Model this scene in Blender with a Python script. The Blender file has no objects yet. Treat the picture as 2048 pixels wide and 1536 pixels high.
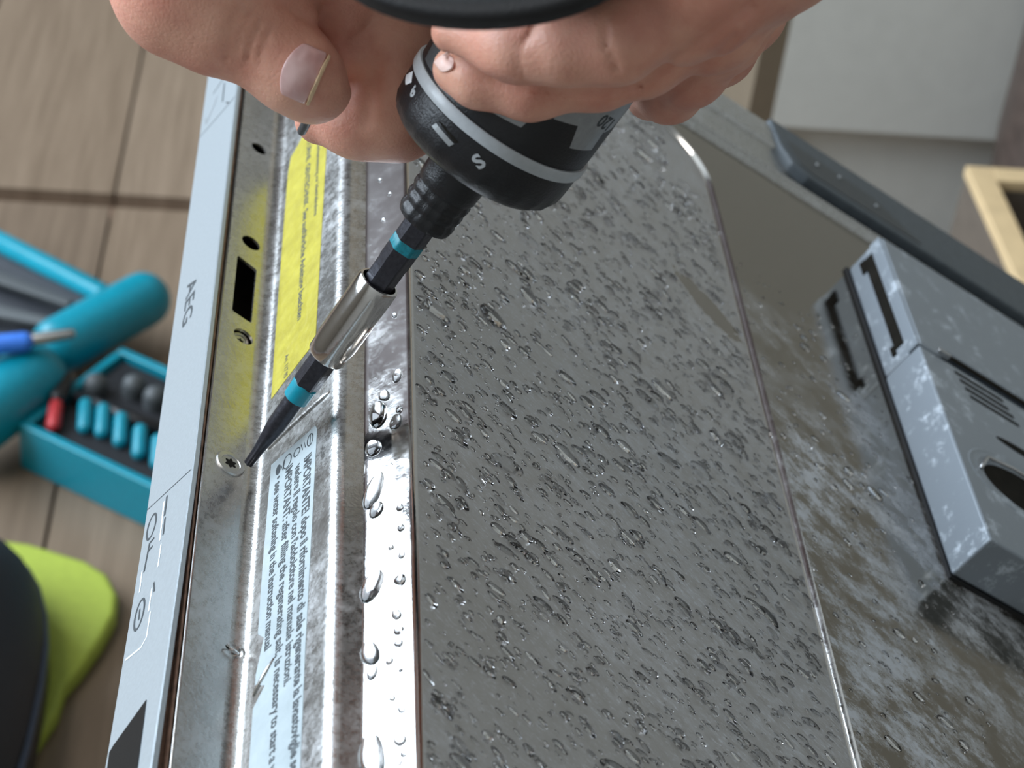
import bpy, bmesh, math, random
import numpy as np
from mathutils import Vector, Matrix

random.seed(7); rng = np.random.default_rng(7)
SC = bpy.context.scene; COL = SC.collection

# ------------------------------------------------------------------ camera
FPX, CX, CY = 4000.0, 1024.0, 768.0          # focal length and centre, in pixels of the 2048x1536 frame
DOORTILT = math.radians(30)                  # the half-open door slopes down to its hinge
AX = np.array([754 - CX, -2258 - CY, FPX]); AX /= np.linalg.norm(AX)       # door length, in camera axes (x right, y down, z forward)
_nz = -(AX[0] * .72 - AX[1] * .7) / (AX[0] * .2 + AX[1] * .0125 + AX[2])
AN = np.array([.72 + .2 * _nz, -.7 + .0125 * _nz, _nz]); AN /= np.linalg.norm(AN)   # door face normal
AY = np.cross(AX, AN)
UP = math.cos(DOORTILT) * AN - math.sin(DOORTILT) * AY
WM = np.stack([AX, np.cross(UP, AX), UP], 1)                              # world axes in camera axes
SCREW = np.array([(460 - CX) / FPX, (928 - CY) / FPX, 1.0]) * 0.5
TOPZ = 0.48                                                               # door edge above the floor
def c2w(p):
    p = np.asarray(p, float)
    return (p - SCREW) @ WM + np.array([0, 0, TOPZ])
def P(u, v, d):                                                           # a point at depth d along a sight line
    return c2w(np.array([(u - CX) / FPX * d, (v - CY) / FPX * d, d]))
def PZ(u, v, z):                                                          # where a sight line meets height z
    o = c2w([0, 0, 0]); q = P(u, v, 1.0) - o
    return o + q * ((z - o[2]) / q[2])

cam = bpy.data.cameras.new('camera'); camo = bpy.data.objects.new('camera', cam); COL.objects.link(camo)
cam.sensor_width = 36; cam.lens = FPX * 36 / 2048; cam.clip_start = .01
R = Matrix(((WM[0, 0], -WM[1, 0], -WM[2, 0]), (WM[0, 1], -WM[1, 1], -WM[2, 1]), (WM[0, 2], -WM[1, 2], -WM[2, 2])))
camo.matrix_world = Matrix.Translation(Vector(c2w([0, 0, 0]))) @ R.to_4x4()
cam.dof.use_dof = True; cam.dof.focus_distance = .485; cam.dof.aperture_fstop = 22
SC.camera = camo

# ------------------------------------------------------------------ world, lights, exposure
w = bpy.data.worlds.new('world'); SC.world = w; w.use_nodes = True
w.node_tree.nodes['Background'].inputs[0].default_value = (.75, .85, 1, 1)
w.node_tree.nodes['Background'].inputs[1].default_value = 1.0
def area(name, loc, target, sx, sy, power, col):
    l = bpy.data.lights.new(name, 'AREA'); l.shape = 'RECTANGLE'; l.size = sx; l.size_y = sy; l.energy = power; l.color = col
    o = bpy.data.objects.new(name, l); COL.objects.link(o); o.location = loc
    o.rotation_euler = (Vector(target) - Vector(loc)).to_track_quat('-Z', 'Y').to_euler(); return o
area('window_daylight', (.95, 1.68, 1.5), (.95, 0, 1.5), 2.7, 1.36, 120, (.76, .88, 1.0))
area('ceiling_fill', (-.1, .95, 2.44), (-.1, .95, 0), .9, .5, 9, (1, .93, .86))  # added warm fill light from overhead, without a fixture
vs = SC.view_settings
vs.view_transform = 'Standard'; vs.look = 'None'; vs.gamma = 1; vs.use_curve_mapping = False; vs.exposure = 0.2
SC.cycles.max_bounces = 10; SC.cycles.sample_clamp_indirect = 6; SC.cycles.caustics_reflective = True; SC.cycles.caustics_refractive = True
SC.cycles.use_denoising = True

# ------------------------------------------------------------------ materials
def srgb(r, g, b):
    f = lambda x: (x / 255) / 12.92 if x / 255 <= .04045 else ((x / 255 + .055) / 1.055) ** 2.4
    return (f(r), f(g), f(b), 1)
class Mat:
    def __init__(s, name, col=(.5, .5, .5, 1), rough=.5, metal=0, **kw):
        s.m = bpy.data.materials.new(name); s.m.use_nodes = True; s.t = s.m.node_tree; s.n = s.t.nodes
        s.b = s.n['Principled BSDF']; s.set('Base Color', col); s.set('Roughness', rough); s.set('Metallic', metal)
        for k, v in kw.items(): s.set(k.replace('_', ' '), v)
    def set(s, k, v):
        if isinstance(v, bpy.types.NodeSocket): s.t.links.new(v, s.b.inputs[k])
        else: s.b.inputs[k].default_value = v
        return s
    def node(s, typ, ins=None, **props):
        n = s.n.new(typ)
        for k, v in props.items(): setattr(n, k, v)
        for k, v in (ins or {}).items():
            if isinstance(v, bpy.types.NodeSocket): s.t.links.new(v, n.inputs[k])
            else: n.inputs[k].default_value = v
        return n
    def coord(s, scale=(1, 1, 1), rot=(0, 0, 0), kind='Object'):
        tc = s.node('ShaderNodeTexCoord')
        mp = s.node('ShaderNodeMapping', {'Vector': tc.outputs[kind], 'Scale': scale, 'Rotation': rot})
        return mp.outputs[0]
    def noise(s, vec, scale, detail=4, rough=.55, lo=.4, hi=.6, a=0., b=1.):
        n = s.node('ShaderNodeTexNoise', {'Vector': vec, 'Scale': scale, 'Detail': detail, 'Roughness': rough})
        r = s.node('ShaderNodeMapRange', {'Value': n.outputs[0], 'From Min': lo, 'From Max': hi, 'To Min': a, 'To Max': b})
        return r.outputs[0]
    def mixc(s, fac, a, b):
        n = s.node('ShaderNodeMix', data_type='RGBA')
        for k, v in ((0, fac), (6, a), (7, b)):
            if isinstance(v, bpy.types.NodeSocket): s.t.links.new(v, n.inputs[k])
            else: n.inputs[k].default_value = v
        return n.outputs[2]
    def math(s, op, a, b=0.):
        return s.node('ShaderNodeMath', {0: a, 1: b}, operation=op).outputs[0]
    def bump(s, h, strength=.3, dist=.001):
        s.set('Normal', s.node('ShaderNodeBump', {'Height': h, 'Strength': strength, 'Distance': dist}).outputs[0]); return s

def m_plain(name, col, rough=.5, metal=0, nscale=400, nstr=.15, var=.12, **kw):
    """procedural: colour mottling plus fine relief"""
    M = Mat(name, col, rough, metal, **kw)
    v = M.coord()
    n = M.noise(v, nscale, 3, .6, .3, .7, 0, 1)
    dark = tuple(c * (1 - var) for c in col[:3]) + (1,); light = tuple(min(1, c * (1 + var)) for c in col[:3]) + (1,)
    M.set('Base Color', M.mixc(n, dark, light))
    if nstr: M.bump(n, nstr, .0004)
    return M.m
MAT = {}
MAT['strip'] = m_plain('silver_painted_strip', srgb(178, 188, 194), .36, .55, 900, .08, .05)
MAT['ink'] = m_plain('dark_grey_ink', srgb(52, 58, 62), .6, 0, 500, 0, .1)
MAT['white_ink'] = m_plain('pale_print', srgb(235, 240, 245), .5, 0, 500, 0, .05)
MAT['window_black'] = m_plain('black_display_glass', srgb(14, 14, 14), .5, 0, 1500, .02, .3, Specular_IOR_Level=.15)
MAT['seal'] = m_plain('dark_grey_seal', srgb(78, 86, 92), .45, 0, 300, .1, .12)
MAT['groove'] = m_plain('brown_grime', srgb(128, 100, 84), .6, .2, 300, .3, .35)
MAT['painted_dark'] = m_plain('painted_dark_shade', srgb(30, 28, 24), .8, 0, 200, .1, .3, Specular_IOR_Level=.1)  # shade of slots and wells put into the colour; outer parts share it
MAT['black'] = m_plain('black_plastic', srgb(23, 24, 27), .38, 0, 1500, .18, .15)
MAT['black_soft'] = m_plain('black_rubber', srgb(15, 15, 18), .6, 0, 1500, .2, .2)
MAT['end_plate'] = m_plain('matt_dark_plate', srgb(40, 42, 44), .75, 0, 700, .15, .12)
MAT['dark_grey'] = m_plain('dark_grey_plastic', srgb(72, 76, 78), .5, 0, 900, .2, .1)
MAT['grey_ring'] = m_plain('light_grey_plastic', srgb(176, 182, 186), .35, 0, 800, .05, .05)
MAT['sticker'] = m_plain('grey_sticker', srgb(150, 154, 156), .35, .3, 600, .05, .08)
MAT['chrome'] = m_plain('chrome', srgb(214, 212, 210), .13, 1, 900, .03, .04)
MAT['bit'] = m_plain('black_oxide_steel', srgb(62, 62, 68), .32, .7, 900, .1, .2)
MAT['teal'] = m_plain('teal_plastic', srgb(0, 132, 152), .35, 0, 300, .05, .1)
MAT['teal_paint'] = m_plain('teal_paint', srgb(0, 118, 132), .5, 0, 1200, .1, .25)
MAT['case_insert'] = m_plain('black_insert', srgb(28, 29, 33), .5, 0, 300, .1, .15)
MAT['dark_cabinet'] = m_plain('dark_brown_cabinet', srgb(44, 28, 24), .5, 0, 40, .1, .15)
MAT['dark_insert'] = m_plain('charcoal_plastic', srgb(52, 54, 60), .5, 0, 300, .1, .15)
MAT['lime'] = m_plain('lime_rubber', srgb(160, 176, 66), .6, 0, 200, .1, .06)
MAT['navy'] = m_plain('navy_fabric', srgb(30, 36, 48), .6, 0, 600, .3, .25)
MAT['navy_band'] = m_plain('blue_grey_band', srgb(70, 86, 112), .5, 0, 400, .1, .15)
MAT['shoe_black'] = m_plain('black_leather', srgb(14, 14, 17), .4, 0, 400, .2, .25)
MAT['red'] = m_plain('red_plastic', srgb(178, 48, 52), .4, 0, 400, .05, .1)
MAT['blue'] = m_plain('blue_plastic', srgb(60, 120, 215), .35, 0, 400, .05, .1)
MAT['steel_plain'] = m_plain('bright_steel', srgb(190, 190, 190), .25, 1, 600, .08, .08)
MAT['wall'] = m_plain('grey_wall_paint', srgb(212, 212, 206), .8, 0, 60, .05, .03)
MAT['white_wall'] = m_plain('white_wall_paint', srgb(168, 166, 160), .85, 0, 60, .05, .03)
MAT['oak'] = m_plain('pale_oak', srgb(205, 178, 136), .5, 0, 60, .1, .1)
MAT['tall'] = m_plain('brown_veneer', srgb(114, 101, 84), .55, 0, 30, .1, .08)
MAT['brown_board'] = m_plain('brown_board', srgb(98, 88, 78), .55, 0, 60, .1, .12)
MAT['pot'] = m_plain('dark_brown_glaze', srgb(76, 64, 58), .4, 0, 80, .2, .25)
MAT['crate_base'] = m_plain('dark_crate_base', srgb(40, 36, 32), .9, 0, 300, .6, .4)  # bottom of the crate, much darker than its side boards

# bare stainless sheet with smears
M = Mat('stainless_sheet', srgb(176, 172, 166), .26, 1)
v = M.coord()
sm = M.noise(v, 340, 9, .8, .36, .68); big = M.noise(v, 30, 4, .6, .35, .65); fine = M.noise(v, 900, 3, .6, .35, .65)
sm = M.math('MULTIPLY', sm, M.math('ADD', M.math('MULTIPLY', big, .7), .3))
M.set('Base Color', M.mixc(sm, srgb(182, 180, 176), srgb(208, 209, 210)))
M.set('Metallic', M.node('ShaderNodeMapRange', {'Value': sm, 'To Min': 1, 'To Max': .8}).outputs[0])
M.set('Roughness', M.node('ShaderNodeMapRange', {'Value': sm, 'To Min': .22, 'To Max': .42}).outputs[0]); M.bump(fine, .12, .0002)
MAT['steel'] = M.m
# mirror-like wet edge
M = Mat('wet_stainless_edge', srgb(196, 194, 192), .12, 1)
v = M.coord(); M.set('Roughness', M.noise(v, 90, 5, .7, .4, .65, .07, .2)); M.bump(M.noise(v, 240, 3, .6, .3, .7), .06, .0003)
MAT['steel_wet'] = M.m
# inner door panel: steel with mineral film, stains drawn out along the run of the water
def panel_mat(name, base, clean_rough, scale, lo, hi, amount, minimum, patch):
    M = Mat(name, base, .24, 1)
    v = M.coord(); vr = M.coord((1, 1, 1), (0, 0, math.radians(-58)))
    st = M.node('ShaderNodeMapping', {'Vector': vr, 'Scale': (1, 2.4 if patch else 1.5, 1)}).outputs[0]
    film = M.noise(st, scale, 10, .78, lo, hi); grain = M.noise(st, 330, 6, .75, .38, .66)
    big = M.noise(v, 8, 3, .6, .36, .64)
    f = M.math('MULTIPLY', film, M.math('ADD', M.math('MULTIPLY', grain, .6), .4))
    f = M.math('MULTIPLY', f, M.math('ADD', M.math('MULTIPLY', big, amount), minimum))
    if patch:   # the clean patch rinsed free of film beside the crease
        sp = M.node('ShaderNodeSeparateXYZ', {0: v})
        a = M.math('SUBTRACT', sp.outputs[0], -.1225); b = M.math('SUBTRACT', sp.outputs[1], .1375)
        p = M.math('ADD', M.math('MULTIPLY', a, .70), M.math('MULTIPLY', b, .72)); q = M.math('SUBTRACT', M.math('MULTIPLY', a, .72), M.math('MULTIPLY', b, .70))
        dd = M.math('ADD', M.math('POWER', M.math('DIVIDE', p, .0165), 2), M.math('POWER', M.math('DIVIDE', q, .0052), 2))
        dd = M.math('ADD', dd, M.noise(v, 220, 3, .6, .3, .7, -.45, .45))
        keep = M.node('ShaderNodeMapRange', {'Value': dd, 'From Min': .92, 'From Max': 1.05}).outputs[0]
        f = M.math('MULTIPLY', M.math('ADD', M.math('ADD', f, .30), M.noise(st, 620, 3, .6, .56, .68, 0, .4)), keep)
    else:       # limescale splashed below and beside the dispenser
        sp = M.node('ShaderNodeSeparateXYZ', {0: v}); w_ = M.math('ADD', sp.outputs[0], M.noise(v, 25, 3, .6, .3, .7, -.05, .05))
        f = M.math('MULTIPLY', f, M.node('ShaderNodeMapRange', {'Value': w_, 'From Min': -.16, 'From Max': -.07}).outputs[0])
        f = M.math('MINIMUM', M.math('MULTIPLY', f, 1.7), 1.0)
    M.set('Base Color', M.mixc(f, base, srgb(202, 206, 212)))
    M.set('Metallic', M.node('ShaderNodeMapRange', {'Value': f, 'To Min': 1, 'To Max': .35}).outputs[0])
    M.set('Roughness', M.node('ShaderNodeMapRange', {'Value': f, 'To Min': clean_rough, 'To Max': .6}).outputs[0])
    M.bump(M.noise(st, 520, 4, .65, .35, .7), .15 if patch else .04, .0002)
    return M.m
MAT['panel'] = panel_mat('filmed_stainless_panel', srgb(156, 149, 140), .13, 90, .30, .72, .55, .25, True)
MAT['panel2'] = panel_mat('stained_stainless_panel', srgb(146, 138, 126), .05, 42, .44, .58, .9, .15, False)
# dispenser plastic, silver grey with limescale
M = Mat('silver_grey_plastic', srgb(150, 160, 170), .35, .15)
v = M.coord(); n1 = M.noise(v, 110, 8, .75, .55, .66); n2 = M.noise(v, 900, 2, .5, .3, .7)
M.set('Base Color', M.mixc(n1, srgb(140, 149, 158), srgb(196, 206, 216))); M.set('Roughness', M.node('ShaderNodeMapRange', {'Value': n1, 'To Min': .3, 'To Max': .6}).outputs[0]); M.bump(n2, .08, .0002)
MAT['dispenser'] = M.m
# water
M = Mat('water', (1, 1, 1, 1), .0, 0); M.set('IOR', 1.333); M.set('Transmission Weight', 1.0)
MAT['water'] = M.m
# labels
M = Mat('yellow_label_paper', srgb(222, 208, 40), .5); v = M.coord(); n = M.noise(v, 120, 6, .7, .35, .65)
M.set('Base Color', M.mixc(n, srgb(150, 139, 12), srgb(172, 162, 40))); M.bump(M.noise(v, 260, 4, .6, .3, .7), .35, .0004); MAT['yellow'] = M.m
M = Mat('white_label_paper', srgb(206, 220, 224), .5); v = M.coord(); n = M.noise(v, 90, 6, .7, .35, .65)
M.set('Base Color', M.mixc(n, srgb(148, 159, 163), srgb(164, 175, 179))); M.bump(n, .1, .0003); MAT['white'] = M.m
# skin
M = Mat('skin', srgb(190, 132, 112), .5); v = M.coord()
blotch = M.noise(v, 55, 4, .6, .36, .66); fine = M.noise(v, 900, 3, .6, .3, .7); vor = M.node('ShaderNodeTexVoronoi', {'Vector': v, 'Scale': 850.}, feature='DISTANCE_TO_EDGE')
M.set('Base Color', M.mixc(blotch, srgb(208, 144, 124), srgb(230, 176, 152)))
M.set('Subsurface Weight', .22); M.set('Subsurface Radius', (.0045, .0016, .0008)); M.set('Subsurface Scale', 1.0)
h = M.math('ADD', M.math('MULTIPLY', vor.outputs[0], 1.2), M.math('MULTIPLY', fine, .5)); M.bump(h, .3, .0003); MAT['skin'] = M.m
M = Mat('fingernail', srgb(206, 158, 150), .28); v = M.coord((1, 1, 1)); M.set('Base Color', M.mixc(M.noise(v, 160, 3, .5, .35, .65), srgb(214, 166, 162), srgb(232, 196, 192))); M.set('Coat Weight', .3); MAT['nail'] = M.m
MAT['pale_nail'] = m_plain('pale_nail', srgb(246, 214, 204), .35, 0, 500, .03, .04)
MAT['nail_tip'] = m_plain('nail_free_edge', srgb(222, 194, 156), .45, 0, 800, .05, .08)
# wood floor planks
def wood(name, a, b):
    M = Mat(name, a, .42); v = M.coord((1, 1, 1)); st = M.node('ShaderNodeMapping', {'Vector': v, 'Scale': (1.2, 22, 1)}).outputs[0]
    g = M.noise(st, 6, 8, .65, .35, .65); M.set('Base Color', M.mixc(g, a, b)); M.bump(g, .1, .0005); return M.m
for i, (a, b) in enumerate((((116, 99, 82), (134, 116, 98)), ((106, 90, 75), (124, 107, 90)), ((122, 105, 88), (140, 122, 104)))):
    MAT['wood%d' % i] = wood('oak_laminate_%s' % 'abc'[i], srgb(*a), srgb(*b))

# ------------------------------------------------------------------ mesh helpers
def mesh(name, verts, faces, mat, parent=None, smooth=False, **tags):
    me = bpy.data.meshes.new(name); me.from_pydata([tuple(map(float, v)) for v in verts], [], [tuple(int(i) for i in f) for f in faces])
    me.validate(); me.update()
    if mat: me.materials.append(MAT[mat])
    if smooth: me.polygons.foreach_set('use_smooth', [True] * len(me.polygons))
    o = bpy.data.objects.new(name, me); COL.objects.link(o); o.parent = parent
    for k, v in tags.items(): o[k] = v
    return o
def empty(name, label, cat, mw=None, **tags):
    o = bpy.data.objects.new(name, None); COL.objects.link(o); o.empty_display_size = .05
    if mw is not None: o.matrix_world = mw
    o['label'] = label; o['category'] = cat
    for k, v in tags.items(): o[k] = v
    return o
def bevel(o, w, seg=2, ang=30):
    m = o.modifiers.new('bevel', 'BEVEL'); m.width = w; m.segments = seg; m.limit_method = 'ANGLE'; m.angle_limit = math.radians(ang)
    for p in o.data.polygons: p.use_smooth = True
    m2 = o.modifiers.new('wn', 'WEIGHTED_NORMAL'); m2.keep_sharp = True
    return o
def boxdata(x0, x1, y0, y1, z0, z1):
    V = [(x, y, z) for x in (x0, x1) for y in (y0, y1) for z in (z0, z1)]
    return V, [(0, 1, 3, 2), (4, 6, 7, 5), (0, 4, 5, 1), (2, 3, 7, 6), (0, 2, 6, 4), (1, 5, 7, 3)]
def box(name, x0, x1, y0, y1, z0, z1, mat, parent=None, bv=0, **tags):
    o = mesh(name, *boxdata(x0, x1, y0, y1, z0, z1), mat, parent, **tags)
    return bevel(o, bv) if bv else o
def recalc(o):
    bm = bmesh.new(); bm.from_mesh(o.data); bmesh.ops.recalc_face_normals(bm, faces=bm.faces); bm.to_mesh(o.data); bm.free(); return o
def prism(name, poly, place, t0, t1, mat, parent=None, bv=0, **tags):
    """flat outline (list of 2-d points) -> solid; place(p, q, t) gives the 3-d point"""
    n = len(poly)
    V = [place(p, q, t0) for p, q in poly] + [place(p, q, t1) for p, q in poly]
    F = [tuple(range(n)), tuple(range(2 * n - 1, n - 1, -1))] + [(i, n + i, n + (i + 1) % n, (i + 1) % n) for i in range(n)]
    o = recalc(mesh(name, V, F, mat, parent, **tags))
    return bevel(o, bv) if bv else o
def lathe(name, prof, mat, parent=None, n=64, smooth=True, rmod=None, **tags):
    """prof: (radius, z); closed at both ends"""
    V = []; F = []
    for r, z in prof:
        for k in range(n):
            th = 2 * math.pi * k / n; rr = r * (rmod(th, z) if rmod else 1)
            V.append((rr * math.cos(th), rr * math.sin(th), z))
    for i in range(len(prof) - 1):
        for k in range(n):
            F.append((i * n + k, i * n + (k + 1) % n, (i + 1) * n + (k + 1) % n, (i + 1) * n + k))
    F.append(tuple(range(n - 1, -1, -1))); F.append(tuple((len(prof) - 1) * n + k for k in range(n)))
    o = mesh(name, V, F, mat, parent, smooth=False, **tags)
    if smooth:
        o.data.polygons.foreach_set('use_smooth', [True] * len(o.data.polygons))
        m = o.modifiers.new('es', 'EDGE_SPLIT'); m.split_angle = math.radians(38)
    return o
def sweep(name, pts, r, mat, parent=None, n=10, r2=None, **tags):
    pts = [np.array(p, float) for p in pts]; V = []; F = []; up = None
    for i, p in enumerate(pts):
        t = pts[min(i + 1, len(pts) - 1)] - pts[max(i - 1, 0)]; t /= np.linalg.norm(t)
        if up is None:
            up = np.array([0, 0, 1.]) if abs(t[2]) < .9 else np.array([1., 0, 0])
        x = np.cross(up, t); x /= np.linalg.norm(x); y = np.cross(t, x); up = y
        rr = r[i] if isinstance(r, (list, tuple)) else r
        for k in range(n):
            th = 2 * math.pi * k / n; V.append(p + rr * (math.cos(th) * x + (r2 or 1) * math.sin(th) * y))
    for i in range(len(pts) - 1):
        for k in range(n): F.append((i * n + k, i * n + (k + 1) % n, (i + 1) * n + (k + 1) % n, (i + 1) * n + k))
    F.append(tuple(range(n - 1, -1, -1))); F.append(tuple((len(pts) - 1) * n + k for k in range(n)))
    return mesh(name, V, F, mat, parent, smooth=True, **tags)
def capsule(name, p, q, r, mat, parent=None, n=20, r_end=None, **tags):
    p, q = np.array(p, float), np.array(q, float); d = (q - p) / np.linalg.norm(q - p); r1 = r_end or r; pts = []; rs = []
    for k in range(7):
        a = math.pi / 2 * k / 6; pts.append(p - d * r * math.cos(a)); rs.append(max(r * math.sin(a), 1e-5))
    for k in range(7):
        a = math.pi / 2 * k / 6; pts.append(q + d * r1 * math.sin(a)); rs.append(max(r1 * math.cos(a), 1e-5))
    return sweep(name, pts, rs, mat, parent, n, **tags)
def text_geo(s, size, bold=0.0, font_shear=0.0):
    cu = bpy.data.curves.new('t', 'FONT'); cu.body = s; cu.size = size; cu.offset = bold; cu.resolution_u = 3; cu.shear = font_shear
    o = bpy.data.objects.new('t', cu); COL.objects.link(o); dg = bpy.context.evaluated_depsgraph_get(); dg.update()
    me = o.evaluated_get(dg).to_mesh()
    V = [tuple(v.co) for v in me.vertices]; F = [tuple(p.vertices) for p in me.polygons]
    o.evaluated_get(dg).to_mesh_clear(); bpy.data.objects.remove(o); bpy.data.curves.remove(cu)
    return np.array(V).reshape(-1, 3), F
def printed(name, s, size, place, mat, parent, bold=0.0, width=None, **tags):
    V, F = text_geo(s, size, bold)
    if width and len(V): V[:, 0] *= width / max(V[:, 0].max(), 1e-6)
    return mesh(name, [place(x, y) for x, y, _ in V], F, mat, parent, **tags)

# ------------------------------------------------------------------ room
def struct(o): o['kind'] = 'structure'; return o
FX0, FX1, FY0, FY1 = -1.6, 2.9, -1.7, 1.75
floor = struct(box('floor', FX0, FX1, FY0, FY1, -.06, -.012, 'groove'))
k = 0; pw = .128
for r, y in enumerate(np.arange(-1.28, 1.3, pw)):
    for x0, x1 in ((-1.2, -.15), (-.15, .874), (.89, 2.4)):
        o = box('plank', x0 + .0012, x1 - .0012, y + .0012, y + pw - .0012, -.012, 0, 'wood%d' % ((r * 7 + k * 5) % 3), floor); k += 1
struct(box('wall_far', FX1, FX1 + .08, FY0, FY1, 0, 2.5, 'white_wall'))
struct(box('wall_back', FX0 - .08, FX0, FY0, FY1, 0, 2.5, 'white_wall'))
struct(box('wall_right', FX0, FX1, FY0 - .08, FY0, 0, 2.5, 'white_wall'))
struct(box('ceiling', FX0, FX1, FY0, FY1, 2.5, 2.58, 'white_wall'))
# window wall with an opening
V = []; F = []
for bx_ in ((FX0, -.44, 0, 2.5), (2.34, FX1, 0, 2.5), (-.44, 2.34, 0, .78), (-.44, 2.34, 2.22, 2.5)):
    v0, f0 = boxdata(bx_[0], bx_[1], FY1, FY1 + .12, bx_[2], bx_[3]); F += [tuple(i + len(V) for i in f) for f in f0]; V += v0
struct(mesh('wall_left', V, F, 'white_wall'))
wf = struct(mesh('window_1', *boxdata(-.44, -.40, FY1 + .02, FY1 + .08, .78, 2.22), 'white_wall'))
for a in ((2.30, 2.34, .78, 2.22), (-.40, 2.30, .78, .82), (-.40, 2.30, 2.18, 2.22), (.93, .97, .82, 2.18)):
    box('window_frame', a[0], a[1], FY1 + .02, FY1 + .08, a[2], a[3], 'white_wall', wf)
# grey wall block beyond the door, standing on a recessed plinth
gw = PZ(1540, 252, .1)
wy = gw[1]; wx = gw[0]
struct(box('wall_block', wx, FX1, FY0, wy, .1, 2.5, 'wall'))
struct(box('trim_1', wx, FX1, wy, wy + .018, 0, 2.5, 'tall'))
struct(box('reflected_cabinet', 2.4, FX1 - .001, .15, FY1 - .001, 0, 2.3, 'dark_cabinet'))  # unseen cabinet added so the wet edge reflects dark brown
struct(box('baseboard_block', wx + .02, FX1, FY0, wy - .012, 0, .1, 'wall'))

# low oak-edged box and the pot on it
c0 = PZ(1935, 332, .15)
lb = empty('open_crate', 'open brown wooden crate with pale oak rim beside the grey wall', 'crate', Matrix.Translation((c0[0], c0[1], 0)))
box('board', -.42, 0, -.016, 0, 0, .142, 'brown_board', lb, .001); box('board', -.42, 0, -.5, -.484, 0, .142, 'brown_board', lb, .001)
box('board', -.016, 0, -.484, -.016, 0, .142, 'brown_board', lb, .001); box('board', -.42, -.404, -.484, -.016, 0, .142, 'brown_board', lb, .001)
box('bottom_board', -.404, -.016, -.484, -.016, .004, .014, 'crate_base', lb)
for r_ in ((-.421, .001, -.0165, .001), (-.421, .001, -.501, -.4835), (-.0165, .001, -.4835, -.0165), (-.421, -.4035, -.4835, -.0165)): box('oak_rim', *r_, .142, .15, 'oak', lb, .001)
po = lathe('plant_pot', [(.042, 0), (.05, .05), (.057, .14), (.058, .22), (.06, .25), (.055, .255), (.05, .25), (.049, .235)], 'pot', None, 40,
           label='dark brown glazed pot standing behind the oak-rimmed crate', category='pot')
po.location = (c0[0] + .066, c0[1] - .10, 0)

# ------------------------------------------------------------------ dishwasher door (local axes: a along the edge, b down to the hinge, c out of the face), metres
s30, c30 = math.sin(DOORTILT), math.cos(DOORTILT)
DM = Matrix(((-1, 0, 0, 0), (0, -c30, -s30, 0), (0, -s30, c30, TOPZ), (0, 0, 0, 1)))
door = empty('dishwasher_door', 'half-open stainless dishwasher door, inner side up, wet with droplets', 'dishwasher door', DM)
mm = .001
AL, AR = -.285, .285
def dbox(name, a0, a1, b0, b1, c0, c1, mat, parent=door, bv=0, **t):
    return box(name, a0 * mm, a1 * mm, b0 * mm, b1 * mm, c0 * mm, c1 * mm, mat, parent, bv * mm, **t)
dbox('outer_panel', -285, 285, -8.5, 720, -24, -11, 'painted_dark')
dbox('hinge_bracket', -270, -250, 690, 730, -190, -24, 'painted_dark'); dbox('hinge_bracket', 250, 270, 690, 730, -190, -24, 'painted_dark')
def bend(a): return -1.9 * (max(0, a) / 115) ** 1.3        # the strip has come a little loose towards one end
V = []; F = []; aa = np.linspace(-286, 286, 53); sec = [(-9.6, -24), (-10, -23.5), (-10, -.3), (-9.7, 0), (-8.7, 0.1), (-8.4, -.2), (-8.4, -24)]
for a in aa: V += [(a * mm, (b + bend(a)) * mm, c * mm) for b, c in sec]
m_ = len(sec)
for i in range(len(aa) - 1):
    for k in range(m_): F.append((i * m_ + k, i * m_ + (k + 1) % m_, (i + 1) * m_ + (k + 1) % m_, (i + 1) * m_ + k))
F += [tuple(range(m_)), tuple((len(aa) - 1) * m_ + k for k in range(m_))]
strip = recalc(mesh('control_strip', V, F, 'strip', door, label='pale silver control strip along the door edge'))
dbox('groove_bed', -285, 285, -9.2, -6.8, -11, -2.2, 'groove'); dbox('groove_lip', -285, 285, -8.1, -7.6, -11, -.6, 'groove')

# flange with real holes
def flange():
    cu = bpy.data.curves.new('f', 'CURVE'); cu.dimensions = '2D'; cu.fill_mode = 'BOTH'; cu.extrude = .0004
    def loop(pts):
        sp = cu.splines.new('POLY'); sp.points.add(len(pts) - 1); sp.use_cyclic_u = True
        for p, q in zip(sp.points, pts): p.co = (q[0] * mm, q[1] * mm, 0, 1)
    def circ(a, b, r, n=24): return [(a + r * math.cos(2 * math.pi * k / n), b + r * math.sin(2 * math.pi * k / n)) for k in range(n)]
    edge = [(-285, -6.7), (285, -6.7), (285, 4.2), (-285, 4.2)]
    loop(edge); loop(circ(-155, .0, 2.6)); loop(circ(-101.3, .2, 3.0)); loop(circ(-55, .5, 3.0))
    loop([(-91.5, -3.2), (-91, -3.7), (-64.6, -3.7), (-64, -3.2), (-62.9, 2.0), (-63.2, 2.6), (-89, 2.8), (-89.6, 2.4)])
    o = bpy.data.objects.new('f', cu); COL.objects.link(o); dg = bpy.context.evaluated_depsgraph_get(); dg.update()
    me = bpy.data.meshes.new_from_object(o.evaluated_get(dg)); bpy.data.objects.remove(o)
    me.materials.clear(); me.materials.append(MAT['steel']); ob = bpy.data.objects.new('flange', me); COL.objects.link(ob); ob.parent = door; ob.location = (0, 0, -.0004)
    return ob
fl = flange()
sweep('flange_edge', [(-.285, -.0068, -.0006), (.285, -.0068, -.0006)], .0006, 'steel_plain', door, 8)
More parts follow.
